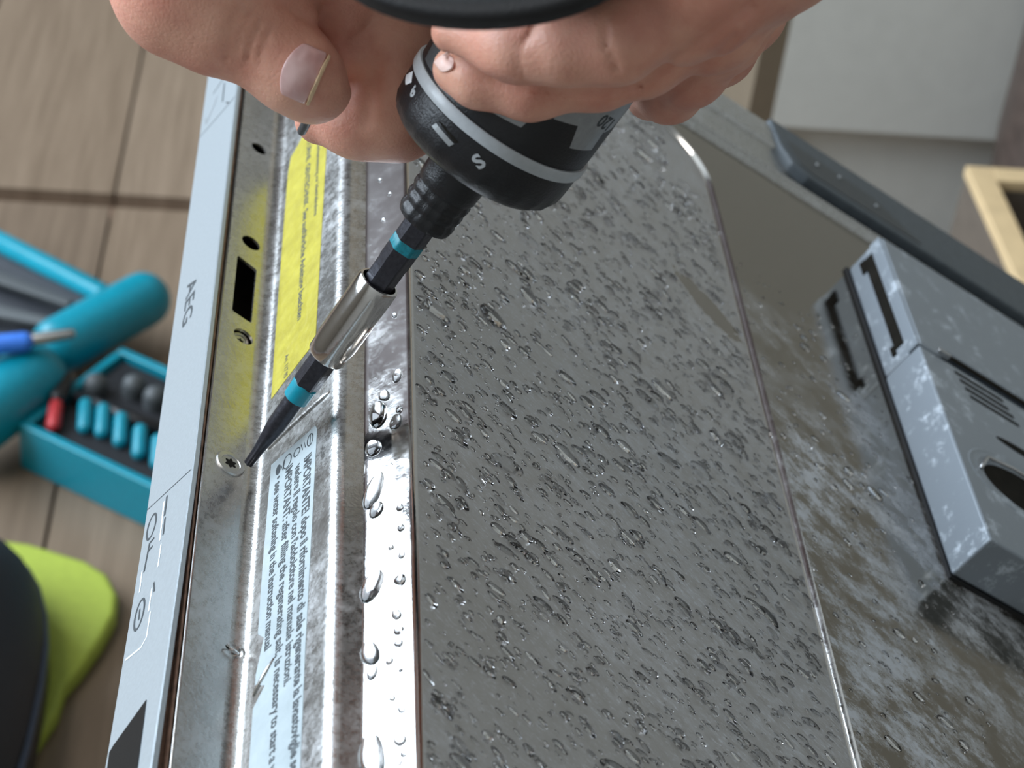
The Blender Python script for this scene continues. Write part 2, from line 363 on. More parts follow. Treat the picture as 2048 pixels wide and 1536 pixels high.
# profile from the flange up to the panel, as (b, c)
prof = [(4 + 4 * math.sin(t), 4 - 4 * math.cos(t)) for t in np.linspace(0, math.pi / 2, 9)]
prof += [(10.6, 29.5)]
p0, p1, p2 = np.array((10.6, 29.5)), np.array((11.0, 33.0)), np.array((13.8, 33.7))
prof += [tuple((1 - t) ** 2 * p0 + 2 * t * (1 - t) * p1 + t * t * p2) for t in np.linspace(.12, 1, 9)]
prof_a = prof + [(16.9, 35.2)]
def extrude_profile(name, pr, mat, na=2, a0=-285, a1=285):
    V = [(a * mm, b * mm, c * mm) for b, c in pr for a in np.linspace(a0, a1, na)]
    F = [(i * na + j, i * na + j + 1, (i + 1) * na + j + 1, (i + 1) * na + j) for i in range(len(pr) - 1) for j in range(na - 1)]
    o = mesh(name, V, F, mat, door, smooth=True)
    m = o.modifiers.new('es', 'EDGE_SPLIT'); m.split_angle = math.radians(28); return o
extrude_profile('label_wall', prof_a, 'steel')
prof_b = [(16.9, 35.2), (17.2, 35.5), (17.6, 36.3)] + [(17.6 + 4.6 * t, 36.3 + 9.6 * t) for t in (.5, 1)] + [(22.6, 46.5), (23.2, 46.9), (24, 47)]
extrude_profile('wet_edge', prof_b, 'steel_wet')
full = prof + [(24, 47), (24, -11), (4, -11)]
for a in (-285, 285):
    mesh('end_cap', [(a * mm, b * mm, c * mm) for b, c in full], [tuple(range(len(full)))], 'steel', door)
# panels
crease = [(285, 151.3), (100, 151.3), (-60, 151.3), (-150, 151.3), (-206, 151.2)]
crease += [(-206 - 33 * math.sin(t), 118 + 33.2 * math.cos(t)) for t in np.linspace(.15, math.pi / 2, 10)]
crease += [(-239, 70), (-239, 24)]
def off(d):   # crease moved outwards by d (to larger b / more negative a)
    out = []
    for i, (a, b) in enumerate(crease):
        pa, pb = crease[max(i - 1, 0)], crease[min(i + 1, len(crease) - 1)]
        t = np.array(pb) - np.array(pa); t = t / np.linalg.norm(t); out.append((a + t[1] * d, b - t[0] * d))
    return out
low = [(a * mm, b * mm, .047) for a, b in crease]
panel = mesh('inner_panel', [(.285, .024, .047)] + low, [tuple(range(len(low) + 1))], 'panel', door, label='wet filmed steel panel strewn with droplets')
rows = [(0, 47), (.3, 47.12), (.6, 47.6), (.95, 48.6), (1.3, 49)]
V = []; F = []; n = len(crease)
for d, c in rows: V += [(a * mm, b * mm, c * mm) for a, b in (off(d) if d else crease)]
for i in range(len(rows) - 1):
    for j in range(n - 1): F.append((i * n + j, i * n + j + 1, (i + 1) * n + j + 1, (i + 1) * n + j))
mesh('panel_step', V, F, 'steel_wet', door, smooth=True)
up = [(a * mm, b * mm, .049) for a, b in off(1.3)]
raised = mesh('raised_panel', up + [(-.2415, .024, .049), (-.2415, .72, .049), (.285, .72, .049)], [tuple(range(len(up) + 3))], 'panel2', door)
bm = bmesh.new()
for o in (panel, raised):
    bm.clear(); bm.from_mesh(o.data); bmesh.ops.triangulate(bm, faces=bm.faces); bmesh.ops.recalc_face_normals(bm, faces=bm.faces); bm.to_mesh(o.data)
    if o.data.polygons[0].normal.z < 0: o.data.flip_normals()
bm.free()
# side rims
def side(sign):
    pr = [(-241.5, 49), (-242.2, 50.2), (-243.4, 50.8), (-244, 50.2), (-244.4, 45.5), (-250, 45), (-251, 48), (-252, 49.4), (-266, 51), (-267, 52.4), (-278, 53.2), (-282, 52.6), (-285, 49), (-285, -11)]
    V = [(sign * a * mm, b * mm, c * mm) for a, c in pr for b in (24, 720)]
    F = [(2 * i, 2 * i + 1, 2 * i + 3, 2 * i + 2) for i in range(len(pr) - 1)]
    o = recalc(mesh('side_rim', V, F, 'steel', door, smooth=True)); m = o.modifiers.new('es', 'EDGE_SPLIT'); m.split_angle = math.radians(25); return o
side(1)
rim2 = recalc(mesh('side_rim', [(a * mm, b * mm, c * mm) for a, c in ((284, 50), (285, 49), (285, -11)) for b in (24, 720)], [(0, 1, 3, 2), (2, 3, 5, 4)], 'steel', door))
dbox('groove_shade', -250, -244.4, 140, 712, 44, 47.2, 'black_soft', door, .6)  # black strip added to give the rim groove its shade
# dark seal clipped over the rim
sl_out = [(-251.6, 203), (-256, 196), (-266, 192), (-284.2, 190), (-284.2, 712), (-251.6, 712)]
seal = prism('side_seal', sl_out, lambda a, b, t: (a * mm, b * mm, t * mm), 49, 54.4, 'seal', door, .0012)
sl_in = [(-255, 206), (-258, 200), (-264, 197), (-272, 196), (-270, 240), (-255, 262)]
prism('seal_inset', sl_in, lambda a, b, t: (a * mm, b * mm, t * mm), 54.4, 54.7, 'dark_grey', seal, .0002)
for k, (a, b) in enumerate(((-266, 210), (-268, 222), (-263, 240))):
    dbox('seal_rib', a - .9, a + .9, b - .7, b + .7, 54.6, 55.4, 'sticker', seal, .3)

# screws
def torx(a, b, c, r, tilt=0):
    o = lathe('screw', [(r * .55, -2.4), (r, -.4), (r, .1), (r * .93, .45), (r * .66, .55), (r * .62, .3), (r * .40, .25)], 'steel', door, 32)
    V, F = [], []
    for k in range(24):
        th = 2 * math.pi * k / 24; rr = r * (.34 + .09 * math.cos(6 * th)); V.append((rr * math.cos(th), rr * math.sin(th), .32))
    V += [(x, y, .1) for x, y, z in V]
    F = [(k, (k + 1) % 24, 24 + (k + 1) % 24, 24 + k) for k in range(24)] + [tuple(range(24))]
    r_ = mesh('screw_recess', V, F, 'painted_dark', o)  # raised dark star, the recess's shade painted on
    o.scale = (mm, mm, mm); o.location = (a * mm, b * mm, c * mm); o.rotation_euler = (0, tilt, 0); return o
torx(0, 0, .1, 4.1); torx(-55, .5, -2.2, 3.0, .25)
# pressed bead across the label wall
def wall_pt(a, c, outw=0.):   # a point on the label wall at height c (mm), lifted off it by outw
    b = 8 + (c - 4) * 2.6 / 25.5
    return ((a) * mm, (b - outw * .995) * mm, (c + outw * .1) * mm)
sweep('pressed_bead', [wall_pt(-7 + 9 * (c / 30.) ** 2 * .2, c, -.1) for c in np.linspace(3, 29.5, 12)], [.0004] + [.0009] * 10 + [.0003], 'steel', door, 10)

# labels on the wall: x runs along the door edge, y up the wall
def sheet(name, outline, mat, lift=.12, **t):
    return prism(name, outline, lambda a, c, q: wall_pt(a, c, q), -.05, lift, mat, door, **t)
yel = sheet('yellow_label', [(-152, 9.5), (-149, 6), (-140, 5.0), (-100, 4.6), (-60, 4.3), (-27.5, 4.4), (-29, 8), (-34, 22.6), (-90, 23.4), (-160, 24.6), (-160, 16)], 'yellow', label='worn yellow label with two lines of small print')
def on_wall(a0, c0, lift=.16): return lambda x, y: wall_pt(a0 + x / mm, c0 + y / mm, lift)
printed('lettering', 'NOCTURNE  GENTECHNIK  See ausführliche Anleitung beachten', .0031, on_wall(-156, 14.2), 'ink', yel, .00006, .104)
printed('lettering', 'Achtung ! Gebrauchsanweisung vor Inbetriebnahme', .0024, on_wall(-156, 19.5), 'ink', yel, .00003, .058)
printed('lettering', 'Art. 117 95', .0022, on_wall(-41, 9.6), 'ink', yel, .00002, .010)
wl = sheet('white_label', [(1.5, 6.4), (40, 5.6), (61, 5.6), (64, 8), (74, 5.8), (77, 5.8), (80, 9.5), (84, 5.6), (170, 5.2), (170, 23.4), (80, 23.6), (5, 24.8), (3, 24)], 'white', label='white label with four lines of small print')
printed('lettering', 'IMPORTANTE! dopo il rifornimento di sale rigenerante la lavastoviglie semine un', .0040, on_wall(12, 20.2), 'ink', wl, .00012, .112)
printed('lettering', "vedere il regolo con l'addolcitore nel manuale istruzioni.", .0037, on_wall(12, 16.6), 'ink', wl, .0001, .074)
printed('lettering', 'IMPORTANT: after filling the regenerating salt, is necessary to start a wash cycle', .0038, on_wall(9, 12.8), 'ink', wl, .0001, .112)
printed('lettering', '• see water softening in the instruction manual', .0036, on_wall(9, 8.6), 'ink', wl, .0001, .060)
# icon row at the head of the label: drop, tap and plate outlines
def stroke(name, pts, wdt, mat, parent, pf):
    V = []; F = []
    pts = [np.array(p, float) for p in pts]
    for i, p in enumerate(pts):
        t = pts[min(i + 1, len(pts) - 1)] - pts[max(i - 1, 0)]; t = t / (np.linalg.norm(t) + 1e-9); nrm = np.array((-t[1], t[0])) * wdt / 2
        V += [pf(*(p + nrm)), pf(*(p - nrm))]
    for i in range(len(pts) - 1): F.append((2 * i, 2 * i + 1, 2 * i + 3, 2 * i + 2))
    return mesh(name, V, F, mat, parent)
wp = lambda a, c: wall_pt(a, c, .17)
ring = lambda ca, cc, ra, rc, n=20: [(ca + ra * math.cos(2 * math.pi * k / n), cc + rc * math.sin(2 * math.pi * k / n)) for k in range(n + 1)]
mesh('icon', [wp(a, c) for a, c in ring(6.4, 9.6, 1.9, 1.0)[:-1]], [tuple(range(20))], 'ink', wl)
stroke('icon', ring(6.5, 13.2, 2.4, 1.6), .35, 'ink', wl, wp); stroke('icon', [(6, 10.8), (8.5, 11.6), (5, 12.2)], .35, 'ink', wl, wp)
stroke('icon', ring(6.6, 17.0, 1.4, 1.2), .35, 'ink', wl, wp); stroke('icon', [(5.2, 18.6), (8, 19.4), (5.6, 20), (8, 20.4)], .35, 'ink', wl, wp)
stroke('icon', ring(6.8, 22.2, 2.2, 1.1), .35, 'ink', wl, wp); stroke('icon', [(4.4, 22.2), (9, 22.2)], .3, 'ink', wl, wp)
sweep('label_scuff', [wall_pt(80, 5.2, .1), wall_pt(76.5, 9.3, .2), wall_pt(74, 12.4, .1)], [.0004, .0006, .0003], 'steel', wl, 8)

# print on the control strip
sp = lambda a, c: (a * mm, -.01008 + bend(a) * mm, c * mm)
def on_strip(a0, c0): return lambda x, y: sp(a0 + x / mm, c0 + y / mm)
printed('brand_lettering', 'AEG', .0078, on_strip(-92, -17.2), 'ink', strip, .00005, .0215)
for pts in ([(1.2, -23.4), (8.2, -.6)], [(-185.8, -24), (-178.5, -.4)]): stroke('joint_line', pts, .28, 'ink', strip, sp)
stroke('symbol', [(-206, -17.5), (-206.5, -8.5)], .5, 'ink', strip, sp); stroke('symbol', [(-201.5, -9.6), (-188.5, -9.2)], .7, 'ink', strip, sp)
stroke('symbol', [(-194, -20.5), (-189, -19.8), (-196, -15), (-199, -14)], .6, 'sticker', strip, sp); stroke('symbol', [(-184, -6.6), (-180, -4)], .5, 'ink', strip, sp)
stroke('symbol', ring(11.6, -19.3, 4.4, 2.2), .75, 'ink', strip, sp)
stroke('symbol', [(18, -18.9), (28, -19.6)], .75, 'ink', strip, sp); stroke('symbol', [(18.2, -18.9), (18.4, -16.6)], .7, 'ink', strip, sp); stroke('symbol', [(21, -19.1), (21.2, -16.8)], .7, 'ink', strip, sp)
stroke('symbol', [(6.4, -12.6), (14, -12.4)], .8, 'ink', strip, sp); stroke('symbol', [(15.4, -11.9), (22, -11.6)], .7, 'ink', strip, sp)
stroke('mark_line', [(7.4, -13.8), (22.8, -13.0)], .7, 'white_ink', strip, sp); stroke('mark_line', [(25.2, -11.9), (33.4, -11.8)], .6, 'white_ink', strip, sp)
stroke('mark_line', [(26.8, -20.7), (34.6, -20.3)], .6, 'white_ink', strip, sp); stroke('mark_line', [(39.5, -13.4), (47.5, -13.3)], .6, 'white_ink', strip, sp)
stroke('mark_line', [(48.6, -12.2), (57, -12.2), (58.5, -14.5), (56, -22.2)], .55, 'white_ink', strip, sp)
stroke('symbol', ring(44, -18.4, 5, 2.2), .75, 'ink', strip, sp); stroke('symbol', [(42, -18.6), (46, -18.2)], .6, 'ink', strip, sp); stroke('symbol', [(38, -12.8), (42, -11.8)], .6, 'ink', strip, sp)
prism('display_window', [(81, -7), (88, -6.6), (122, -5.6), (126, -20), (84.5, -22.6), (83.6, -21)], lambda a, c, t: (a * mm, (t + bend(a)) * mm, c * mm), -10.2, -9.6, 'window_black', strip, .0002)

# ------------------------------------------------------------------ detergent dispenser
def dz(a, b, t): return (a * mm, b * mm, t * mm)
disp = prism('detergent_dispenser', [(-204, 214.4), (-138.2, 214.4), (-138.2, 335), (-204, 335)], dz, 50.1, 63, 'dispenser', door, .0014, label='silver grey plastic detergent dispenser')
dbox('dispenser_gasket', -205, -40, 213.9, 336, 48.9, 50.2, 'black_soft', disp)
dbox('dispenser_face', -138.2, -41, 214.4, 335, 50.1, 67, 'dispenser', disp, 1.0)
lid = prism('sliding_lid', [(-203.4, 214.8), (-139, 214.8), (-138.2, 221), (-139.5, 227), (-144, 229), (-144, 333), (-203.4, 333)], dz, 62, 67.6, 'dispenser', disp, .0010)
# dark plates along the side under the lid, painted as the slot's shade
dbox('side_slot', -199, -145, 213.9, 215.0, 57.8, 62, 'painted_dark', disp); dbox('slot_step', -199.5, -193, 213.8, 215.0, 55.6, 58.0, 'painted_dark', disp); dbox('slot_step', -147.5, -143, 213.8, 215.0, 56, 58, 'painted_dark', disp)
dbox('lid_side', -203.4, -138.6, 213.9, 214.9, 62, 67, 'dispenser', disp, .3)
dbox('lid_gap', -144, -141.2, 229, 333, 66.6, 67.15, 'painted_dark', disp)  # dark strip painted as the shade between lid and face
dbox('lid_catch', -140.5, -139.2, 222.5, 228, 66, 69, 'steel_plain', disp, .3)
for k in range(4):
    prism('vent_slot', [(-135 + 3.6 * k, 229.5 + 1.2 * k), (-133.2 + 3.6 * k, 229.5 + 1.2 * k), (-133.2 + 3.6 * k, 252 + 1.2 * k), (-135 + 3.6 * k, 252 + 1.2 * k)], dz, 66.6, 67.08, 'painted_dark', disp)  # thin dark plates above the face, painted as slot shade
def ell(ca, cb, ra, rb, n=40): return [(ca + ra * math.cos(2 * math.pi * k / n), cb + rb * math.sin(2 * math.pi * k / n)) for k in range(n)]
# oval latch recess: raised ring, dark plate with the well's shade painted in
V = []; F = []; N_ = 40
for (ra, rb, c) in ((15.6, 24.6, 67.0), (15.2, 24, 67.25), (14.6, 23.4, 67.1), (13.2, 22, 66.95), (12.2, 21, 67.3), (11.4, 20.2, 67.05)):
    V += [dz(a, b, c) for a, b in ell(-80, 243, ra, rb, N_)]
for i in range(5):
    for j in range(N_): F.append((i * N_ + j, i * N_ + (j + 1) % N_, (i + 1) * N_ + (j + 1) % N_, (i + 1) * N_ + j))
recalc(mesh('latch_ring', V, F, 'dispenser', disp, smooth=True))
prism('latch_well', ell(-78.6, 243.5, 9.8, 19), dz, 66.5, 67.12, 'painted_dark', disp); sweep('latch_lever', [dz(-79, 222.8, 67.6), dz(-87, 228, 68), dz(-89.5, 240, 68), dz(-89.6, 258, 67.6)], .0006, 'steel_plain', disp, 8)
prism('finger_slit', ell(-106, 252, 2.1, 13), dz, 66.5, 67.1, 'painted_dark', disp)  # dark oval plate with the slit's shade in its colour

# ------------------------------------------------------------------ water
def drop_mesh(seed, nr=10, nz=4):
    r_ = random.Random(seed); V = []; F = []
    ph = [r_.uniform(0, 6.28) for _ in range(3)]; am = [r_.uniform(.02, .16), r_.uniform(.02, .12), r_.uniform(0, .07)]
    for i in range(nz):
        t = i / nz; rr = math.cos(t * math.pi / 2) ** .7; z = math.sin(t * math.pi / 2)
        for k in range(nr):
            th = 2 * math.pi * k / nr; m_ = 1 + sum(a * math.cos((j + 1) * th + p) for j, (a, p) in enumerate(zip(am, ph)))
            V.append((rr * m_ * math.cos(th), rr * m_ * math.sin(th), z))
    V.append((0, 0, 1)); V.append((0, 0, 0)); top = nr * nz
    for i in range(nz - 1):
        for k in range(nr): F.append((i * nr + k, i * nr + (k + 1) % nr, (i + 1) * nr + (k + 1) % nr, (i + 1) * nr + k))
    for k in range(nr): F.append(((nz - 1) * nr + k, (nz - 1) * nr + (k + 1) % nr, top)); F.append((k, top + 1, (k + 1) % nr))
    return np.array(V), F
kinds = []
for s in range(8):
    V, F = drop_mesh(s, 16, 6); me = bpy.data.meshes.new('water_droplet'); me.from_pydata([tuple(v) for v in V], [], F); me.update(); me.materials.append(MAT['water'])
    me.polygons.foreach_set('use_smooth', [True] * len(me.polygons)); kinds.append(me)
small = [drop_mesh(100 + s, 8, 3) for s in range(6)]
spots = []
def try_spot(a, b, r, c, gap=1.1):
    for (a2, b2, r2, _) in spots:
        if (a - a2) ** 2 + (b - b2) ** 2 < (gap * (r + r2)) ** 2: return False
    spots.append((a, b, r, c)); return True
def in_panel(a, b): return a > -232 and not (a < -200 and b > 135)
cnt = 0
while cnt < 262:
    a, b = random.uniform(-230, 128), random.uniform(27, 148)
    if ((a + 122.5) * .7 + (b - 137.5) * .72) ** 2 / 17 ** 2 + ((a + 122.5) * .72 - (b - 137.5) * .7) ** 2 / 6 ** 2 < 1: continue
    r = min(2.9, random.lognormvariate(.0, .40))
    if in_panel(a, b) and try_spot(a, b, r, 47): cnt += 1
cnt = 0
while cnt < 20:
    a, b = random.uniform(-150, 60), random.uniform(156, 208)
    if try_spot(a, b, random.uniform(.7, 1.5), 49): cnt += 1
flow = math.atan2(.85, .52)
for i, (a, b, r, c) in enumerate(spots):
    o = bpy.data.objects.new('water_droplet', kinds[i % 8]); COL.objects.link(o); o.parent = panel if c == 47 else raised
    o.location = (a * mm, b * mm, c * mm); o.rotation_euler = (0, 0, flow + random.gauss(0, .18)); st = random.uniform(1.1, 2.6)
    o.scale = (r * st * mm, r * .85 * mm, min(r * .75, 1.5) * mm)
# fine spray, far too many to count
Vs, Fs, nv = [], [], 0
def add_small(a, b, r, c, st):
    global nv
    V, F = small[random.randrange(6)]; th = flow + random.gauss(0, .2); x = V[:, 0] * r * st; y = V[:, 1] * r * .85
    W = np.stack([a + x * math.cos(th) - y * math.sin(th), b + x * math.sin(th) + y * math.cos(th), c + V[:, 2] * r * .8], 1) * mm
    Vs.append(W); Fs.extend([tuple(i + nv for i in f) for f in F]); nv += len(V)
for _ in range(5600):
    a, b = random.uniform(-232, 130), random.uniform(25, 150.5)
    if ((a + 122.5) * .7 + (b - 137.5) * .72) ** 2 / 17 ** 2 + ((a + 122.5) * .72 - (b - 137.5) * .7) ** 2 / 6 ** 2 < 1: continue
    if in_panel(a, b): add_small(a, b, min(1.3, random.lognormvariate(-.95, .5)), 47, random.uniform(1, 3.2))
for _ in range(420):
    a, b = random.uniform(-160, 90), random.uniform(153, 212); add_small(a, b, min(.9, random.lognormvariate(-1.1, .45)), 49, random.uniform(1, 2.4))
mesh('fine_droplets', np.concatenate(Vs), Fs, 'water', panel, smooth=True, kind='stuff')
# drops and runs on the slanted wet edge
edge_o = bpy.data.objects['wet_edge']; en = np.array([0, -9.6, 4.6]) / math.hypot(9.6, 4.6)
def edge_drop(a, t, r, st=1.0, rot=0.0, hgt=.5):
    b, c = 17.6 + 4.6 * t, 36.3 + 9.6 * t
    o = bpy.data.objects.new('water_droplet', kinds[random.randrange(8)]); COL.objects.link(o); o.parent = edge_o
    z = Vector(en); x = Vector((1, 0, 0)); y = z.cross(x); Rm = Matrix((x, y, z)).transposed().to_4x4()
    o.matrix_local = Matrix.Translation((a * mm, b * mm, c * mm)) @ Rm @ Matrix.Rotation(rot, 4, 'Z') @ Matrix.Diagonal((r * st * mm, r * mm, r * hgt * mm, 1))
for a, t, r, st in ((46, .78, 1.0, 1.1), (53, .8, 1.0, 1.2), (58, .55, .8, 1), (62, .8, .9, 1.3), (70, .75, 1.5, 1.2), (80, .66, 1.2, 1.5), (85, .72, 1.2, 1.2), (89, .7, 1.1, 1.1), (93, .5, 1.0, 1), (97, .75, .6, 1), (104, .55, .8, 1), (108, .75, .9, 1.4),
                    (116, .7, 1.4, 1.3), (120, .8, .9, 1.2), (122, .68, .8, 1), (128, .7, 1, 1), (-40, .5, 1.1, 1), (-62, .6, .9, 1), (-78, .4, .8, 1), (-90, .6, .7, 1), (-100, .3, .8, 1), (-110, .7, .7, 1), (-30, .7, .8, 1.4)):
    edge_drop(a, t, r, st, random.uniform(-.5, .5))
for a, t, r, st in ((8, .25, 2.6, 2.0), (14, .7, 1.8, 1.6), (20, .1, 2.2, 1.4), (36, .12, 2.6, 2.2), (43, .2, 2.0, 1.3), (68, .08, 3.0, 1.5), (88, .05, 2.4, 1.6), (94, .1, 1.6, 1.2), (118, .08, 3.0, 2.2), (2, .4, 1.5, 1.6), (-4, .75, 1.6, 1.5), (10, .8, 1.0, 1.5)):
    edge_drop(a, t, r, st, random.uniform(-.3, .3), .35)
o = bpy.data.objects.new('water_droplet', kinds[3]); COL.objects.link(o); o.parent = fl; o.location = (.0635, .0054, .0012); o.scale = (.0012, .0024, .0012)

# ------------------------------------------------------------------ cordless screwdriver (local z along its axis from the bit tip)
tipc = np.array([(497 - CX) / FPX, (928 - CY) / FPX, 1.0]) * .497
axc = np.array([.56208286, -.72392186, -.4]); axc /= np.linalg.norm(axc)
zw = axc @ WM; tw = np.array([0, 0, -1.0]) @ WM; xw = tw - zw * (tw @ zw); xw /= np.linalg.norm(xw); yw = np.cross(zw, xw); org = c2w(tipc)
TM = Matrix(((xw[0], yw[0], zw[0], org[0]), (xw[1], yw[1], zw[1], org[1]), (xw[2], yw[2], zw[2], org[2]), (0, 0, 0, 1)))
drv = empty('cordless_screwdriver', 'black cordless screwdriver with chrome bit holder held above the door flange', 'screwdriver', TM)
LM = np.stack([xw, yw, zw], 1)
def cyl(u, v, rad):     # where a sight line meets the driver's cylinder: (angle, z) in mm
    o = (c2w([0, 0, 0]) - org) @ LM; q = (P(u, v, 1.0) - c2w([0, 0, 0])) @ LM
    A_ = q[0] ** 2 + q[1] ** 2; B_ = 2 * (o[0] * q[0] + o[1] * q[1]); C_ = o[0] ** 2 + o[1] ** 2 - rad ** 2
    disc = max(B_ * B_ - 4 * A_ * C_, 0); t = (-B_ - math.sqrt(disc)) / (2 * A_); p = o + t * q
    return math.atan2(p[1], p[0]), p[2]
def dl(name, prof, mat, parent=drv, n=64, rmod=None, **t):
    o = lathe(name, [(r * mm, z * mm) for r, z in prof], mat, parent, n, True, rmod, **t); return o
hexm = lambda th, z: 1 / math.cos(((th + .35) % (math.pi / 3)) - math.pi / 6)
starm = lambda th, z: 1 + .10 * math.cos(6 * th)
bit = dl('screw_bit', [(1.05, 0), (1.25, .3), (1.35, 5), (2.3, 12), (2.5, 14), (2.55, 23)], 'bit', rmod=lambda th, z: 1 + (.11 * math.cos(6 * th) if z < .0065 else 0))
dl('colour_band', [(2.7, 22.4), (3.2, 22.7), (3.3, 27.2), (3.0, 27.6)], 'teal', bit)
dl('bit_shank', [(2.95, 27.4), (3.05, 28), (3.05, 40)], 'bit', bit, 48, hexm)
hol = dl('bit_holder', [(3.3, 36.6), (4.6, 36.6), (4.95, 37.2), (5.0, 40), (5.25, 42), (5.3, 57), (5.25, 60), (5.05, 60.7), (4.5, 60.8), (4.35, 60.2), (4.3, 55), (3.0, 55)], 'chrome', n=80)
ext = dl('hex_extension', [(3.3, 52), (3.3, 64), (3.3, 66.5), (3.45, 67.2), (3.45, 84)], 'bit', hol, 48, hexm)
dl('colour_band', [(3.45, 71.2), (3.5, 71.3), (3.5, 73.8), (3.45, 73.9)], 'teal_paint', ext, 48, hexm)
ch = [(5.6, 79.6), (6.6, 80.0), (7.0, 81.2), (7.0, 82.4), (6.75, 82.9), (6.75, 83.6), (7.1, 84.2), (7.15, 85.6), (6.9, 86), (6.9, 86.6), (7.25, 87.2), (7.3, 88.6), (7.05, 89), (7.05, 89.6), (7.4, 90.2), (7.5, 92), (7.6, 93.4), (7.8, 96), (8.8, 100), (10, 103.5)]
chuck = dl('chuck', ch, 'black', n=72, rmod=lambda th, z: 1 + (.018 * math.cos(14 * th) if .081 < z < .0895 else 0))
trq = dl('torque_ring', [(9, 100.6), (14, 99.4), (17.5, 99.4), (19.6, 100.0), (21.2, 101.4), (22.1, 103.4), (22.5, 106), (22.6, 110.6), (22.2, 111.0)], 'black', n=96,
         rmod=lambda th, z: 1 + (.008 * math.copysign(1, math.cos(24 * th)) if .1005 < z < .105 else 0))
dl('grey_ring', [(21.5, 110.8), (22.9, 110.9), (23.1, 111.4), (23.1, 113.4), (22.8, 113.8), (21.5, 113.8)], 'grey_ring', n=96)
body = dl('body', [(21.4, 113.6), (22.3, 113.8), (22.4, 116), (22.4, 150), (22.2, 175), (21, 186), (18, 193), (12, 197), (5, 198)], 'black', n=96)
def wrap(name, outline, rad, mat, parent, sub=1.2):
    """patch on the cylinder; outline as (angle, z mm)"""
    a_ = np.array([(t * rad, z) for t, z in outline]); bm = bmesh.new(); vs_ = [bm.verts.new((x, y, 0)) for x, y in a_]; bm.faces.new(vs_)
    lo, hi = a_[:, 0].min(), a_[:, 0].max()
    for x in np.arange(lo + sub, hi, sub):
        bmesh.ops.bisect_plane(bm, geom=bm.verts[:] + bm.edges[:] + bm.faces[:], plane_co=(x, 0, 0), plane_no=(1, 0, 0))
    for v_ in bm.verts:
        t = v_.co.x / rad; v_.co = (rad * mm * math.cos(t), rad * mm * math.sin(t), v_.co.y * mm)
    me = bpy.data.meshes.new(name); bm.to_mesh(me); bm.free(); me.materials.append(MAT[mat])
    o = bpy.data.objects.new(name, me); COL.objects.link(o); o.parent = parent; return o
def patch_px(name, px, rad, mat, parent): 
    return wrap(name, [(cyl(u, v, rad * mm)[0], cyl(u, v, rad * mm)[1] / mm) for u, v in px], rad, mat, parent)
st = patch_px('rating_sticker', [(1108, 238), (1156, 252), (1139, 296), (1183, 300), (1206, 266), (1222, 258), (1262, 222), (1270, 190), (1190, 170), (1100, 180)], 22.46, 'sticker', body)
patch_px('sticker_corner', [(985, 225), (1042, 255), (1062, 238), (1040, 200), (985, 190)], 22.46, 'sticker', body)
patch_px('warning_sticker', [(850, 118), (872, 75), (905, 100), (868, 150)], 22.46, 'dark_grey', body)
def cyl_text(name, s, size, u, v, rad, rot, mat, parent, bold=0.):
    V, F = text_geo(s, size * mm, bold); th0, z0 = cyl(u, v, rad * mm); out = []
    V[:, 0] -= V[:, 0].mean(); V[:, 1] -= V[:, 1].mean(); c_, s_ = math.cos(rot), math.sin(rot)
    for x, y, _ in V:
        x2, y2 = x * c_ - y * s_, x * s_ + y * c_; t = th0 + x2 / (rad * mm); out.append((rad * mm * math.cos(t), rad * mm * math.sin(t), z0 + y2))
    return mesh(name, out, F, mat, parent)
cyl_text('lettering', '120', 4.6, 1210, 246, 22.5, math.radians(168), 'ink', st, .00012)
cyl_text('lettering', 'V', 2.6, 1252, 238, 22.5, math.radians(168), 'ink', st, .00005)
cyl_text('ring_number', 'S', 4.6, 957, 323, 22.7, math.radians(70), 'grey_ring', trq, .00018)
cyl_text('ring_number', '6', 3.6, 826, 184, 22.6, math.radians(40), 'grey_ring', trq, .00015)
patch_px('ring_mark', [(812, 150), (826, 142), (823, 165), (811, 170)], 22.62, 'white_ink', trq)
patch_px('ring_slot', [(876, 241), (884, 246), (917, 284), (910, 286)], 22.64, 'painted_dark', trq)  # dark patch painted as the shade inside the slot
patch_px('ring_window', [(863, 252), (872, 246), (908, 288), (898, 293)], 22.62, 'sticker', trq)
# pistol grip seen end on at the top of the frame: runs from the body towards the viewer
gb = np.array(P(1190, -120, .425)); ge = np.array(P(968, -128, .352)); gz = (ge - gb) / np.linalg.norm(ge - gb)
nrm = np.array([-.05, -.42, -.9]); nrm = nrm / np.linalg.norm(nrm) @ WM
gxx = np.array([1.0, .02, 0]) @ WM; gxx -= nrm * (gxx @ nrm); gxx /= np.linalg.norm(gxx); gyy = np.cross(nrm, gxx)
def grip_ring(c, rx, ry, zoff, n=56):
    return [(np.array(c) + nrm * zoff + gxx * rx * math.cos(2 * math.pi * k / n) + gyy * ry * math.sin(2 * math.pi * k / n)) for k in range(n)]
def to_drv(p): return tuple((np.array(p) - org) @ LM)
def rings(name, rs, mat, parent, **t):
    n = len(rs[0]); V = [to_drv(p) for r in rs for p in r]
    F = [(i * n + k, i * n + (k + 1) % n, (i + 1) * n + (k + 1) % n, (i + 1) * n + k) for i in range(len(rs) - 1) for k in range(n)] + [tuple(range(n)), tuple((len(rs) - 1) * n + k for k in range(n))]
    o = recalc(mesh(name, V, F, mat, parent, smooth=True, **t)); m = o.modifiers.new('es', 'EDGE_SPLIT'); m.split_angle = math.radians(50); return o
RX, RY = .0285, .0172
base_rings = [grip_ring(gb * (1 - t) + ge * t, RX * (.62 + .38 * t ** 3), RY * (.9 + .1 * t), 0) for t in np.linspace(0, .82, 8)]
